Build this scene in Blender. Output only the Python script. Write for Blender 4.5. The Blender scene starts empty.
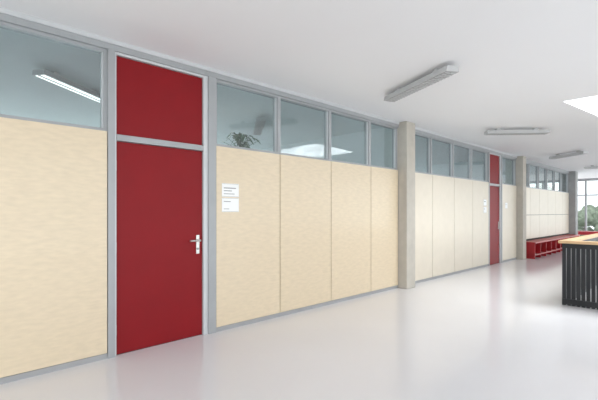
import bpy, bmesh, math, random
from mathutils import Vector, Matrix
random.seed(4)
scene = bpy.context.scene
try:
    scene.view_settings.view_transform = 'Standard'
    scene.view_settings.look = 'None'
except Exception: pass

# ------------------------------------------------------------ materials
def mat(name, col, rough=0.5, metal=0.0, noise=0.0, nscale=(5,5,5), bump=0.0, spec=0.5, coat=0.0):
    m = bpy.data.materials.new(name); m.use_nodes = True
    nt = m.node_tree; b = nt.nodes['Principled BSDF']
    b.inputs['Roughness'].default_value = rough
    b.inputs['Metallic'].default_value = metal
    b.inputs['Specular IOR Level'].default_value = spec
    b.inputs['Coat Weight'].default_value = coat
    b.inputs['Base Color'].default_value = (*col, 1)
    tc = nt.nodes.new('ShaderNodeTexCoord'); mp = nt.nodes.new('ShaderNodeMapping')
    mp.inputs['Scale'].default_value = nscale
    nz = nt.nodes.new('ShaderNodeTexNoise'); nz.inputs['Scale'].default_value = 1.0
    nz.inputs['Detail'].default_value = 5
    nt.links.new(tc.outputs['Object'], mp.inputs[0]); nt.links.new(mp.outputs[0], nz.inputs[0])
    if noise > 0:
        r = nt.nodes.new('ShaderNodeValToRGB')
        r.color_ramp.elements[0].position = .3; r.color_ramp.elements[1].position = .7
        r.color_ramp.elements[0].color = tuple(c*(1-noise) for c in col)+(1,)
        r.color_ramp.elements[1].color = tuple(min(1, c*(1+noise*.6)) for c in col)+(1,)
        nt.links.new(nz.outputs['Fac'], r.inputs[0]); nt.links.new(r.outputs[0], b.inputs['Base Color'])
    if bump > 0:
        bp = nt.nodes.new('ShaderNodeBump'); bp.inputs['Strength'].default_value = bump
        bp.inputs['Distance'].default_value = .01
        nt.links.new(nz.outputs['Fac'], bp.inputs['Height']); nt.links.new(bp.outputs[0], b.inputs['Normal'])
    return m

def glass(name, tint, refl=1.0):
    m = bpy.data.materials.new(name); m.use_nodes = True
    nt = m.node_tree; nt.nodes.clear()
    o = nt.nodes.new('ShaderNodeOutputMaterial'); mx = nt.nodes.new('ShaderNodeMixShader')
    t = nt.nodes.new('ShaderNodeBsdfTransparent'); g = nt.nodes.new('ShaderNodeBsdfGlossy')
    f = nt.nodes.new('ShaderNodeLayerWeight'); f.inputs[0].default_value = .5
    pw = nt.nodes.new('ShaderNodeMath'); pw.operation = 'POWER'; pw.inputs[1].default_value = 5
    mu = nt.nodes.new('ShaderNodeMath'); mu.operation = 'MULTIPLY_ADD'
    mu.inputs[1].default_value = .9; mu.inputs[2].default_value = .045*refl; mu.use_clamp = True
    t.inputs[0].default_value = (*tint, 1); g.inputs['Roughness'].default_value = .01
    nt.links.new(f.outputs['Facing'], pw.inputs[0]); nt.links.new(pw.outputs[0], mu.inputs[0]); nt.links.new(mu.outputs[0], mx.inputs[0])
    nt.links.new(t.outputs[0], mx.inputs[1]); nt.links.new(g.outputs[0], mx.inputs[2])
    nt.links.new(mx.outputs[0], o.inputs[0])
    return m

def emis(name, col, s):
    m = bpy.data.materials.new(name); m.use_nodes = True
    b = m.node_tree.nodes['Principled BSDF']
    b.inputs['Base Color'].default_value = (*col, 1)
    b.inputs['Emission Color'].default_value = (*col, 1)
    b.inputs['Emission Strength'].default_value = s
    return m

M_birch = mat('birch_ply', (.685, .565, .41), .40, noise=.06, nscale=(8, 9, 34), coat=.15)
M_white = mat('pale_laminate', (.69, .62, .52), .42, noise=.03)
M_red = mat('red_lacquer', (.225, .005, .009), .5, noise=.05, nscale=(3, 3, 3), spec=.22)
M_red2 = mat('red_bench', (.36, .010, .016), .4, noise=.05)
M_alu = mat('grey_frame', (.35, .36, .375), .42, metal=.1, noise=.04)
M_alul = mat('light_frame', (.56, .57, .59), .4, metal=.1, noise=.03)
M_ply_edge = mat('plinth_grey', (.34, .34, .35), .5, noise=.05)
M_ceil = mat('ceiling_paint', (.80, .80, .82), .9, noise=.015, nscale=(.6, .6, .6))
M_wall = mat('wall_paint', (.75, .75, .74), .8, noise=.02)
M_room = mat('classroom_paint', (.63, .69, .71), .9, noise=.03)
M_floor = mat('resin_floor', (.775, .76, .785), .14, noise=.02, nscale=(.8, .8, .8), spec=.6)
M_conc = mat('concrete', (.47, .435, .385), .75, noise=.08, nscale=(6, 6, 6), bump=.12)
M_concl = mat('concrete_grey', (.34, .34, .34), .8, noise=.10, nscale=(5, 5, 5), bump=.1)
M_steel = mat('black_steel', (.013, .014, .017), .5, metal=.2, noise=.1)
M_wood = mat('oak_rail', (.55, .36, .20), .5, noise=.15, nscale=(3, 20, 20))
M_chrome = mat('brushed_steel', (.50, .49, .48), .33, metal=1, noise=.05)
M_lamp = mat('lamp_housing', (.50, .50, .51), .5, noise=.03)
M_lampd = mat('lamp_louvre', (.38, .38, .39), .4, noise=.1, nscale=(40, 40, 40))
M_paper = mat('paper_white', (.86, .86, .86), .6, noise=.01)
M_ink = mat('ink_grey', (.28, .28, .29), .7, noise=.05)
M_gap = mat('shadow_gap', (.06, .055, .05), .9, noise=.05)
M_glass = glass('clerestory_glass', (.87, .915, .92), 2.6)
M_glassc = glass('clear_glass', (.95, .97, .97), .8)
M_tube = emis('lit_tube', (1, 1, .98), 1.8)
M_leaf = mat('leaf_green', (.035, .12, .03), .5, noise=.3, nscale=(20, 20, 20))
M_flower = mat('petal_white', (.7, .75, .7), .6, noise=.05)
M_pot = mat('clay_pot', (.3, .3, .3), .6, noise=.1)
M_grass = mat('grass', (.30, .33, .26), .95, noise=.3, nscale=(2, 2, 2))
M_tree = mat('foliage', (.22, .26, .19), .9, noise=.5, nscale=(3, 3, 3), bump=.6)
M_bark = mat('bark', (.16, .13, .11), .9, noise=.3)

# ------------------------------------------------------------ helpers
class MB:
    def __init__(s): s.bm = bmesh.new(); s.mats = []
    def mi(s, m):
        if m not in s.mats: s.mats.append(m)
        return s.mats.index(m)
    def box(s, x0, x1, y0, y1, z0, z1, m):
        i = s.mi(m)
        v = [s.bm.verts.new(p) for p in ((x0,y0,z0),(x1,y0,z0),(x1,y1,z0),(x0,y1,z0),(x0,y0,z1),(x1,y0,z1),(x1,y1,z1),(x0,y1,z1))]
        for q in ((0,3,2,1),(4,5,6,7),(0,1,5,4),(1,2,6,5),(2,3,7,6),(3,0,4,7)):
            f = s.bm.faces.new([v[k] for k in q]); f.material_index = i
        return s
    def prism(s, pts, z0, z1, m):
        i = s.mi(m); n = len(pts)
        a = [s.bm.verts.new((*p, z0)) for p in pts]; b = [s.bm.verts.new((*p, z1)) for p in pts]
        fs = [s.bm.faces.new(a[::-1]), s.bm.faces.new(b)]
        for k in range(n):
            fs.append(s.bm.faces.new((a[k], a[(k+1)%n], b[(k+1)%n], b[k])))
        for f in fs: f.material_index = i
        return s
    def tube(s, p0, p1, r, m, seg=16, r2=None):
        i = s.mi(m); p0 = Vector(p0); p1 = Vector(p1); d = p1-p0
        mt = Matrix.Translation((p0+p1)/2) @ d.to_track_quat('Z', 'Y').to_matrix().to_4x4()
        before = set(s.bm.faces)
        bmesh.ops.create_cone(s.bm, cap_ends=True, segments=seg, radius1=r, radius2=r if r2 is None else r2, depth=d.length, matrix=mt)
        for f in s.bm.faces:
            if f not in before: f.material_index = i; f.smooth = len(f.verts) == 4
        return s
    def face(s, pts, m, smooth=False):
        i = s.mi(m); f = s.bm.faces.new([s.bm.verts.new(p) for p in pts]); f.material_index = i; f.smooth = smooth
        return s
    def done(s, name, origin=(0,0,0), bevel=0, parent=None, rotz=0):
        # rotz: mesh was modelled with its long axis along local X about origin.xy
        me = bpy.data.meshes.new(name)
        for v in s.bm.verts: v.co -= Vector(origin)
        bmesh.ops.recalc_face_normals(s.bm, faces=s.bm.faces)
        s.bm.to_mesh(me); s.bm.free()
        for m in s.mats: me.materials.append(m)
        o = bpy.data.objects.new(name, me); scene.collection.objects.link(o)
        if parent: o.parent = parent
        else: o.location = origin; o.rotation_euler = (0, 0, rotz)
        if bevel:
            bv = o.modifiers.new('bevel', 'BEVEL'); bv.width = bevel; bv.segments = 2; bv.limit_method = 'ANGLE'
        return o
def empty(name, loc):
    e = bpy.data.objects.new(name, None); scene.collection.objects.link(e); e.location = loc
    e.empty_display_size = .1
    return e

H = 3.05
# ------------------------------------------------------------ room shell
XR, Y0, Y1 = 9.0, -4.0, 24.0
sx0, sx1, sy0, sy1 = 2.62, 5.5, 7.14, 11.2     # stairwell
b = MB()
for q in ([(-4.9,Y0),(XR,Y0),(XR,sy0),(-4.9,sy0)], [(-4.9,sy0),(sx0,sy0),(sx0,sy1),(-4.9,sy1)],
          [(sx1,sy0),(XR,sy0),(XR,sy1),(sx1,sy1)], [(-4.9,sy1),(XR,sy1),(XR,Y1),(-4.9,Y1)]):
    b.prism(q, -.3, 0, M_floor)
b.done('floor')
A, B_, C, D = (2.5,7.0), (2.72,8.8), (5.5,8.8), (5.5,7.0)
b = MB()
for q in ([(-.1,Y0),(XR,Y0),(XR,7.0),(-.1,7.0)], [(-.1,7.0),A,B_,(-.1,8.8)],
          [D,(XR,7.0),(XR,8.8),C], [(-.1,8.8),(XR,8.8),(XR,Y1),(-.1,Y1)], [(-4.9,19.6),(-.1,19.6),(-.1,Y1),(-4.9,Y1)]):
    b.prism(q, H, H+.2, M_ceil)
b.done('ceiling')
b = MB().box(-4.9,-.1,Y0,19.6,H-.02,H+.2,M_room); b.done('ceiling_classroom')
# skylight shaft
ZS = H+.38
e = empty('skylight', (4.0, 7.9, H+.2))
b = MB(); P = [A, B_, C, D]
O = [(2.4,6.9),(2.62,8.9),(5.6,8.9),(5.6,6.9)]
for k in range(4):
    b.prism([P[k], P[(k+1)%4], O[(k+1)%4], O[k]], H+.2, ZS, M_ceil)
b.done('shaft', (4.0,7.9,H+.2), parent=e)
b = MB()
for k in range(4):
    b.prism([P[k], P[(k+1)%4], O[(k+1)%4], O[k]], ZS, ZS+.06, M_alul)
b.box(4.0,4.05,7.0,8.8,ZS,ZS+.06,M_alul)
b.done('curb_frame', (4.0,7.9,H+.2), parent=e)
b = MB().prism(P, ZS+.02, ZS+.035, M_glassc); b.done('pane', (4.0,7.9,H+.2), parent=e)

# glazed walls
def glazed(name, axis, c, a0, a1, step, sill=0.0):
    e = empty(name, (c, a0, 0) if axis=='x' else (a0, c, 0)); org = tuple(e.location)
    b = MB(); g = MB()
    def bx(mb, p0, p1, z0, z1, m, th):
        if axis=='x': mb.box(c-th, c+th, p0, p1, z0, z1, m)
        else: mb.box(p0, p1, c-th, c+th, z0, z1, m)
    n = round((a1-a0)/step); st = (a1-a0)/n
    for k in range(n+1):
        p = a0+k*st
        bx(b, max(a0,p-.04), min(a1,p+.04), 0, H, M_alu, .05)
    bx(b, a0, a1, 0, .1+sill, M_alu, .049); bx(b, a0, a1, H-.12, H, M_alu, .049); bx(b, a0, a1, 2.2, 2.26, M_alu, .045)
    bx(g, a0, a1, .1+sill, H-.12, M_glassc, .006)
    b.done('frame', org, parent=e); g.done('pane', org, parent=e)
glazed('window_right', 'x', XR, Y0+.06, Y1-.06, 2.0)
glazed('window_end', 'y', Y1, -4.9, XR, 1.16, .0)
glazed('window_back', 'y', Y0, -.1, XR, 1.3, .0)  # unseen glazing behind the camera, added to let light in
MB().box(-4.9, -.1, Y0-.1, Y0, 0, H+.2, M_wall).done('wall_back')

# ------------------------------------------------------------ corridor partition
PT = 2.17
ys = [-2.65, -1.65, -.65, .35, 1.354]
def panel(y0, y1, m, z0=.055, z1=PT):
    b = MB().box(0, .022, y0+.006, y1-.006, z0, z1, m)
    b.done('wood_panel' if m is M_birch else 'pale_wall_panel', (0.011, (y0+y1)/2, z0), bevel=.002)
b = MB(); tr = MB()
for a, c in ((Y0,1.354),(2.55,6.45),(6.75,10.77),(11.72,12.9),(13.2,19.2)):
    b.box(-.1, -.001, a, c, 0, PT-.01, M_gap)
    tr.box(0, .014, a, c, 0, .05, M_ply_edge)
b.done('wall_left')
tr.done('baseboard_left')
MB().box(-.11,.03,Y0,6.45,2.955,H,M_alu).box(-.11,.045,Y0,6.45,3.01,H,M_alul)\
    .box(-.11,.03,6.75,12.9,2.955,H,M_alu).box(-.11,.045,6.75,12.9,3.01,H,M_alul)\
    .box(-.11,.03,13.2,19.2,2.955,H,M_alu).done('trim_top')
s1 = [2.55, 3.546, 4.578, 5.60, 6.45]
s2 = [6.75, 7.75, 8.77, 9.76, 10.77]
s3 = [11.72, 12.9]
s4 = [13.2, 14.2, 15.2, 16.2, 17.2, 18.2, 19.2]
for i in range(4): panel(ys[i], ys[i+1], M_birch)
for i in range(4): panel(s1[i], s1[i+1], M_birch)
for i in range(4): panel(s2[i], s2[i+1], M_white)
panel(*s3, M_white)
for i in range(6): panel(s4[i], s4[i+1], M_white, .55, 1.3); panel(s4[i], s4[i+1], M_white, 1.312, PT)
wn = [0]
def window(y0, y1):
    wn[0] += 1
    z0, z1 = PT, 2.955; c = ((-.04),(y0+y1)/2,z0)
    e = empty('window_%d' % wn[0], c); f = .028
    b = MB()
    b.box(-.09,.0,y0,y0+f,z0,z1,M_alu).box(-.09,.0,y1-f,y1,z0,z1,M_alu)
    b.box(-.09,.0,y0+f,y1-f,z0,z0+.03,M_alu).box(-.09,.0,y0+f,y1-f,z1-.025,z1,M_alu)
    g = .012
    b.box(-.07,-.02,y0+f,y0+f+g,z0+.03,z1-.025,M_alul).box(-.07,-.02,y1-f-g,y1-f,z0+.03,z1-.025,M_alul)
    b.done('frame', c, parent=e)
    MB().box(-.05,-.042,y0+f,y1-f,z0+.03,z1-.025,M_glass).done('pane', c, parent=e)
for L in (ys, s1, s2, s3, s4):
    for i in range(len(L)-1): window(L[i], L[i+1])

def door(n, y0, y1, p0, p1):
    c = (0, (y0+y1)/2, 0); e = empty('door_%d' % n, c)
    b = MB()
    b.box(-.1,.03,p0,y0-.02,0,2.955,M_alu).box(-.1,.012,y0-.02,y0,0,2.955,M_alul)
    b.box(-.1,.03,y1+.055,p1,0,2.955,M_alu).box(-.1,.012,y1,y1+.055,0,2.955,M_alul)
    b.box(-.1,.02,y0,y1,2.095,2.155,M_alu)
    b.box(-.1,.012,y0,y1,2.93,2.955,M_alul)
    b.done('frame', c, bevel=.002, parent=e)
    MB().box(-.07,-.015,y0+.004,y1-.004,.006,2.091,M_red).done('leaf', c, bevel=.002, parent=e)
    MB().box(-.07,-.015,y0+.004,y1-.004,2.159,2.926,M_red).done('overpanel', c, bevel=.002, parent=e)
    MB().box(-.07,-.02,y0,y1,0,.005,M_gap).done('threshold', c, parent=e)
    hy = y1-.062
    h = MB().box(-.015,-.007,hy-.02,hy+.02,.93,1.14,M_chrome)
    h.tube((-.01,hy,1.08),(.05,hy,1.08),.011,M_chrome)
    h.tube((.045,hy+.008,1.08),(.045,hy-.125,1.08),.010,M_chrome)
    h.tube((-.01,hy,.985),(.0,hy,.985),.012,M_ink)
    h.done('handle', c, bevel=.001, parent=e)
    hg = MB()
    for z in (.25,1.05,1.85): hg.tube((.0,y0-.004,z-.05),(.0,y0-.004,z+.05),.009,M_chrome)
    hg.done('hinges', c, parent=e)
door(1, 1.437, 2.394, 1.354, 2.55)
door(2, 10.84, 11.60, 10.77, 11.72)

def column(y0,y1,x0,x1,m):
    MB().box(x0,x1,y0,y1,0,H,m).done('concrete_column', ((x0+x1)/2,(y0+y1)/2,0), bevel=.012)
column(6.45,6.75,-.1,.2,M_conc)
column(12.9,13.2,-.1,.2,M_conc)
column(19.2,19.6,-.25,.25,M_concl)

# ------------------------------------------------------------ signs
def sign(y0,y1,z0,z1,rows):
    b = MB().box(.022,.028,y0,y1,z0,z1,M_paper)
    b.box(.028,.0285,y0+.004,y1-.004,z0+.004,z0+.007,M_ink).box(.028,.0285,y0+.004,y1-.004,z1-.007,z1-.004,M_ink)
    h = (z1-z0); w=y1-y0
    for (a, c, f) in rows:
        b.box(.028,.0288,y0+w*.1,y0+w*(.1+f*.8),z0+h*a,z0+h*c,M_ink)
    b.done('door_sign', (.022,(y0+y1)/2,z0))
sign(2.63,2.87,1.580,1.74,[(.62,.69,.9),(.42,.48,.6),(.2,.25,.8)])
sign(2.63,2.87,1.40,1.568,[(.72,.77,.5),(.2,.24,.4)])
sign(10.42,10.6,1.56,1.72,[(.6,.7,.8)])
sign(10.42,10.6,1.38,1.53,[(.6,.7,.5)])
sign(11.95,12.12,1.5,1.66,[(.6,.7,.5)])

# ------------------------------------------------------------ ceiling lamps
def lamp(p0, p1, name='ceiling_lamp', lit=False):
    a = Vector((*p0,0)); c = Vector((*p1,0)); mid = (a+c)/2; d = c-a; L = d.length; ang = math.atan2(d.y,d.x)
    b = MB(); h = L/2; z1 = H if name=='ceiling_lamp' else H-.022
    zt = z1-.045; zb = zt-.06
    i = b.mi(M_lamp)
    prof = [(-.07,zt),(.07,zt),(.085,zb),(-.085,zb)]
    va = [b.bm.verts.new((-h,y,z)) for y,z in prof]; vb = [b.bm.verts.new((h,y,z)) for y,z in prof]
    for k in range(4): b.bm.faces.new((va[k],va[(k+1)%4],vb[(k+1)%4],vb[k])).material_index = i
    b.bm.faces.new(va).material_index = i; b.bm.faces.new(vb[::-1]).material_index = i
    if lit:
        b.box(-h+.02,h-.02,-.055,-.015,zb-.006,zb+.001,M_tube).box(-h+.02,h-.02,.035,.055,zb-.006,zb+.001,M_tube)
    else: b.box(-h+.02,h-.02,-.07,.07,zb-.006,zb+.001,M_lampd)
    for k in (-.6,.6): b.box(k*h-.04,k*h+.04,-.03,.03,zt,z1,M_lamp)
    if not lit:
        n = 22
        for k in range(n): 
            x = -h+.04+(2*h-.08)*k/(n-1); b.box(x-.002,x+.002,-.07,.07,zb-.014,zb-.006,M_lamp)
        b.box(-h+.02,h-.02,-.004,.004,zb-.014,zb-.006,M_lamp)
    for v in b.bm.verts: v.co += Vector((mid.x, mid.y, 0))
    b.done(name, (mid.x,mid.y,H-.1), rotz=ang)
lamp((.90,4.80),(2.06,4.27)); lamp((.92,8.2),(1.80,9.0)); lamp((.80,13.4),(1.75,12.75)); lamp((.9,17.2),(2.0,17.6))
lamp((5.2,3.2),(6.4,3.6)); lamp((2.2,-1.2),(3.3,-1.6)); lamp((6.4,13.0),(7.4,13.5))
lamp((-1.16,1.02),(-1.85,1.95),'classroom_lamp',True)
lamp((-.9,1.75),(-2.2,2.1),'classroom_lamp'); lamp((-1.2,4.2),(-2.2,4.9),'classroom_lamp')
lamp((-1.2,8.2),(-2.2,8.9),'classroom_lamp'); lamp((-1.2,15.0),(-2.2,15.5),'classroom_lamp')

# ------------------------------------------------------------ classrooms behind the partition
bw = MB(); g = MB()
bw.box(-5,-4.9,Y0,Y1,-.3,.95,M_room).box(-5,-4.9,Y0,Y1,2.85,H+.2,M_room)
y = Y0
while y < Y1:
    bw.box(-5,-4.9,y,y+.12,.95,2.85,M_alul); y += 1.4
g.box(-4.96,-4.95,Y0,Y1,.95,2.85,M_glassc)
bw.done('wall_outer'); g.done('window_outer')
MB().box(-4.9,-.1,6.55,6.65,0,H-.02,M_room).done('wall_classroom_1')
MB().box(-4.9,-.1,13.0,13.1,0,H-.02,M_room).done('wall_classroom_2')
MB().box(-4.9,-.1,19.3,19.5,0,H,M_wall).done('wall_classroom_3')
cb = MB().box(-.62,-.12,2.6,4.5,.08,2.13,M_white).box(-.58,-.14,2.62,4.48,0,.08,M_gap)
for k in range(3):
    cb.box(-.64,-.62,2.6+k*.633+.005,2.6+(k+1)*.633-.005,.09,2.12,M_birch)
    cb.box(-.66,-.64,2.6+k*.633+.56,2.6+k*.633+.575,1.0,1.15,M_chrome)
cb.done('classroom_cabinet', (-.37,3.55,0), bevel=.002)
e = empty('potted_plant', (-.3,3.14,2.13)); org = tuple(e.location)
MB().tube((-.3,3.14,2.13),(-.3,3.14,2.21),.06,M_pot,24,.085).tube((-.3,3.14,2.21),(-.3,3.14,2.225),.09,M_pot,24).done('pot', org, parent=e)
b = MB()
for k in range(60):
    a = random.uniform(0,6.283); r = random.uniform(.10,.36); hh = random.uniform(.02,.22); w = random.uniform(.014,.028)
    dx, dy = math.cos(a), math.sin(a); dx *= .45
    prev = None
    N = 5
    for j in range(N+1):
        u = j/N
        x = -.3+dx*r*u; y = 3.14+dy*r*u; z = 2.22+hh*math.sin(u*2.2)*1.1-.05*u*u
        ww = w*math.sin(math.pi*min(.97,max(.1,u)))
        cur = (Vector((x-dy*ww, y+dx*ww, z)), Vector((x+dy*ww, y-dx*ww, z+.004)))
        if prev: b.face((prev[0],prev[1],cur[1],cur[0]), M_leaf)
        prev = cur
b.done('leaves', org, parent=e)
b = MB()
for k in range(14):
    p = Vector((-.3+random.uniform(-.1,.1),3.14+random.uniform(-.28,.28),2.36+random.uniform(-.07,.07)))
    b.tube((-.3,3.14,2.22),p,.003,M_leaf,6)
    for j in range(5):
        a = j*1.257; q = Vector((math.cos(a),math.sin(a),.3))*.025; s_ = Vector((-math.sin(a),math.cos(a),0))*.012
        b.face((p,p+q*.6+s_,p+q,p+q*.6-s_),M_flower)
b.done('flowers', org, parent=e)

# ------------------------------------------------------------ red coat bench
b = MB()
by0, by1 = 13.3, 19.1
b.box(.03,.42,by0,by1,.46,.50,M_red2).box(.03,.40,by0,by1,.10,.13,M_red2).box(.03,.05,by0,by1,.13,.46,M_red2)
k = by0
while k < by1+.01:
    b.box(.03,.40,min(k,by1-.03),min(k,by1-.03)+.03,0,.46,M_red2); k += .58
b.done('cloakroom_bench', (.2,16.2,0), bevel=.003)
b = MB().box(-2.5,1.8,23.3,23.7,.42,.47,M_red2)
for x in (-2.4,-1.0,.4,1.7): b.box(x-.03,x+.03,23.34,23.66,0,.42,M_red2)
b.box(-2.5,1.8,23.3,23.34,.3,.42,M_red2)
b.done('red_bench', (0,23.5,0), bevel=.003)

# ------------------------------------------------------------ stairwell + balustrade
e = empty('stair_balustrade', (2.55,7.07,0)); org = tuple(e.location)
b = MB()
def bars(ax, c, a0, a1):
    k = a0
    while k < a1-.03:
        if ax=='y': b.box(k,k+.05,c-.012,c+.012,0,.93,M_steel)
        else: b.box(c-.012,c+.012,k,k+.05,0,.93,M_steel)
        k += .060
bars('y', 7.07, 2.47, 5.6); bars('x', 2.50, 7.1, 11.1); bars('x', 5.58, 7.1, 11.1)
b.box(2.47,5.62,7.05,7.09,.02,.10,M_steel).box(2.47,5.62,7.05,7.09,.86,.93,M_steel)
for x in (2.48,5.56): b.box(x,x+.04,7.09,11.1,.02,.10,M_steel).box(x,x+.04,7.09,11.1,.86,.93,M_steel)
b.done('bars', org, parent=e)
MB().box(2.43,5.66,7.0,7.14,.93,.972,M_wood).box(2.43,2.57,7.14,11.1,.93,.972,M_wood).box(5.52,5.66,7.14,11.1,.93,.972,M_wood).done('handrail', org, bevel=.006, parent=e)
for n_, q in enumerate(((sx0-.02,sx0,sy0,sy1),(sx1,sx1+.02,sy0,sy1),(sx0,sx1,sy0-.02,sy0),(sx0,sx1,sy1,sy1+.02))):
    MB().box(*q,-3.3,-.3,M_wall).done('wall_stairwell_%d' % (n_+1), (q[0],q[2],-3.3))
MB().box(sx0,sx1,sy0,sy1,-3.4,-3.3,M_floor).done('floor_lower')
b = MB()
for k in range(14):
    b.box(sx0+.02,sx0+1.5,sy1-.27*(k+1),sy1-.27*k-.001,-.17*(k+1)-.2,-.17*(k+1),M_concl)
b.done('staircase', (sx0+.7,sy1,-.17))

# ------------------------------------------------------------ outdoors
MB().box(-40,50,-40,80,-3.8,-3.6,M_grass).done('lawn')
def tree(x,y,h,r):
    e = empty('tree',(x,y,-3.6)); org=(x,y,-3.6)
    t = MB().tube((x,y,-3.6),(x,y,-3.6+h*.7),.18,M_bark,10,.09)
    for j in range(5):
        a = j*1.3; t.tube((x,y,-3.6+h*(.4+.05*j)),(x+math.cos(a)*r*.6,y+math.sin(a)*r*.6,-3.6+h*(.65+.05*j)),.06,M_bark,8,.03)
    t.done('trunk',org,parent=e)
    b = MB(); b.mi(M_tree)
    for j in range(14):
        p = Vector((x+random.gauss(0,r*.45),y+random.gauss(0,r*.45),-3.6+h*random.uniform(.5,1)))
        bmesh.ops.create_icosphere(b.bm, subdivisions=2, radius=r*random.uniform(.3,.5), matrix=Matrix.Translation(p))
    for v in b.bm.verts: v.co += Vector([random.uniform(-.12,.12) for _ in range(3)])
    b.done('crown',org,parent=e)
tree(-9,36,6,2.0); tree(4.5,42,7,2.4); tree(-2.2,38,5.0,1.6); tree(16,12,7,2); tree(17,20,8,2.3); tree(-14,9,7,2)

# ------------------------------------------------------------ light
w = bpy.data.worlds.new('World'); scene.world = w; w.use_nodes = True
nt = w.node_tree; bg = nt.nodes['Background']
tc = nt.nodes.new('ShaderNodeTexCoord'); sp = nt.nodes.new('ShaderNodeSeparateXYZ'); rp = nt.nodes.new('ShaderNodeValToRGB')
rp.color_ramp.elements[0].color = (.86,.89,.92,1); rp.color_ramp.elements[1].color = (.94,.97,1,1)
nt.links.new(tc.outputs['Generated'], sp.inputs[0]); nt.links.new(sp.outputs['Z'], rp.inputs[0]); nt.links.new(rp.outputs[0], bg.inputs[0])
bg.inputs[1].default_value = 2.1

def area(name, loc, rot, sx, sy, power, col=(1,1,1)):
    l = bpy.data.lights.new(name, 'AREA'); l.shape = 'RECTANGLE'; l.size = sx; l.size_y = sy; l.energy = power; l.color = col
    o = bpy.data.objects.new(name, l); scene.collection.objects.link(o); o.location = loc; o.rotation_euler = rot
    return o
R = math.radians
# lamps added just outside the glazing to strengthen the sky's daylight indoors
area('daylight_right', (XR+.3, 10, 1.5), (R(90),0,R(90)), 28, 3.0, 700, (1,.995,.985))
area('daylight_back', (4.5, Y0-.3, 1.5), (R(90),0,0), 9, 3.0, 190, (1,.99,.98))  # fill lamp for the added back glazing
area('daylight_end', (2.0, Y1+.3, 1.5), (R(90),0,R(180)), 13, 3.0, 260)
area('daylight_classroom', (-5.3, 8, 1.9), (R(90),0,R(-90)), 26, 2.0, 380, (.93,.98,1))
area('daylight_skylight', (4.1, 7.9, ZS+.15), (0,0,0), 2.6, 1.7, 260)

# ------------------------------------------------------------ camera
cam = bpy.data.cameras.new('camera'); co = bpy.data.objects.new('camera', cam); scene.collection.objects.link(co)
cam.sensor_width = 36; cam.lens = 400/598*36; cam.shift_y = 12/598
co.location = (4.03, 0, 1.4); co.rotation_euler = (math.radians(90), 0, math.radians(45.8))
scene.camera = co
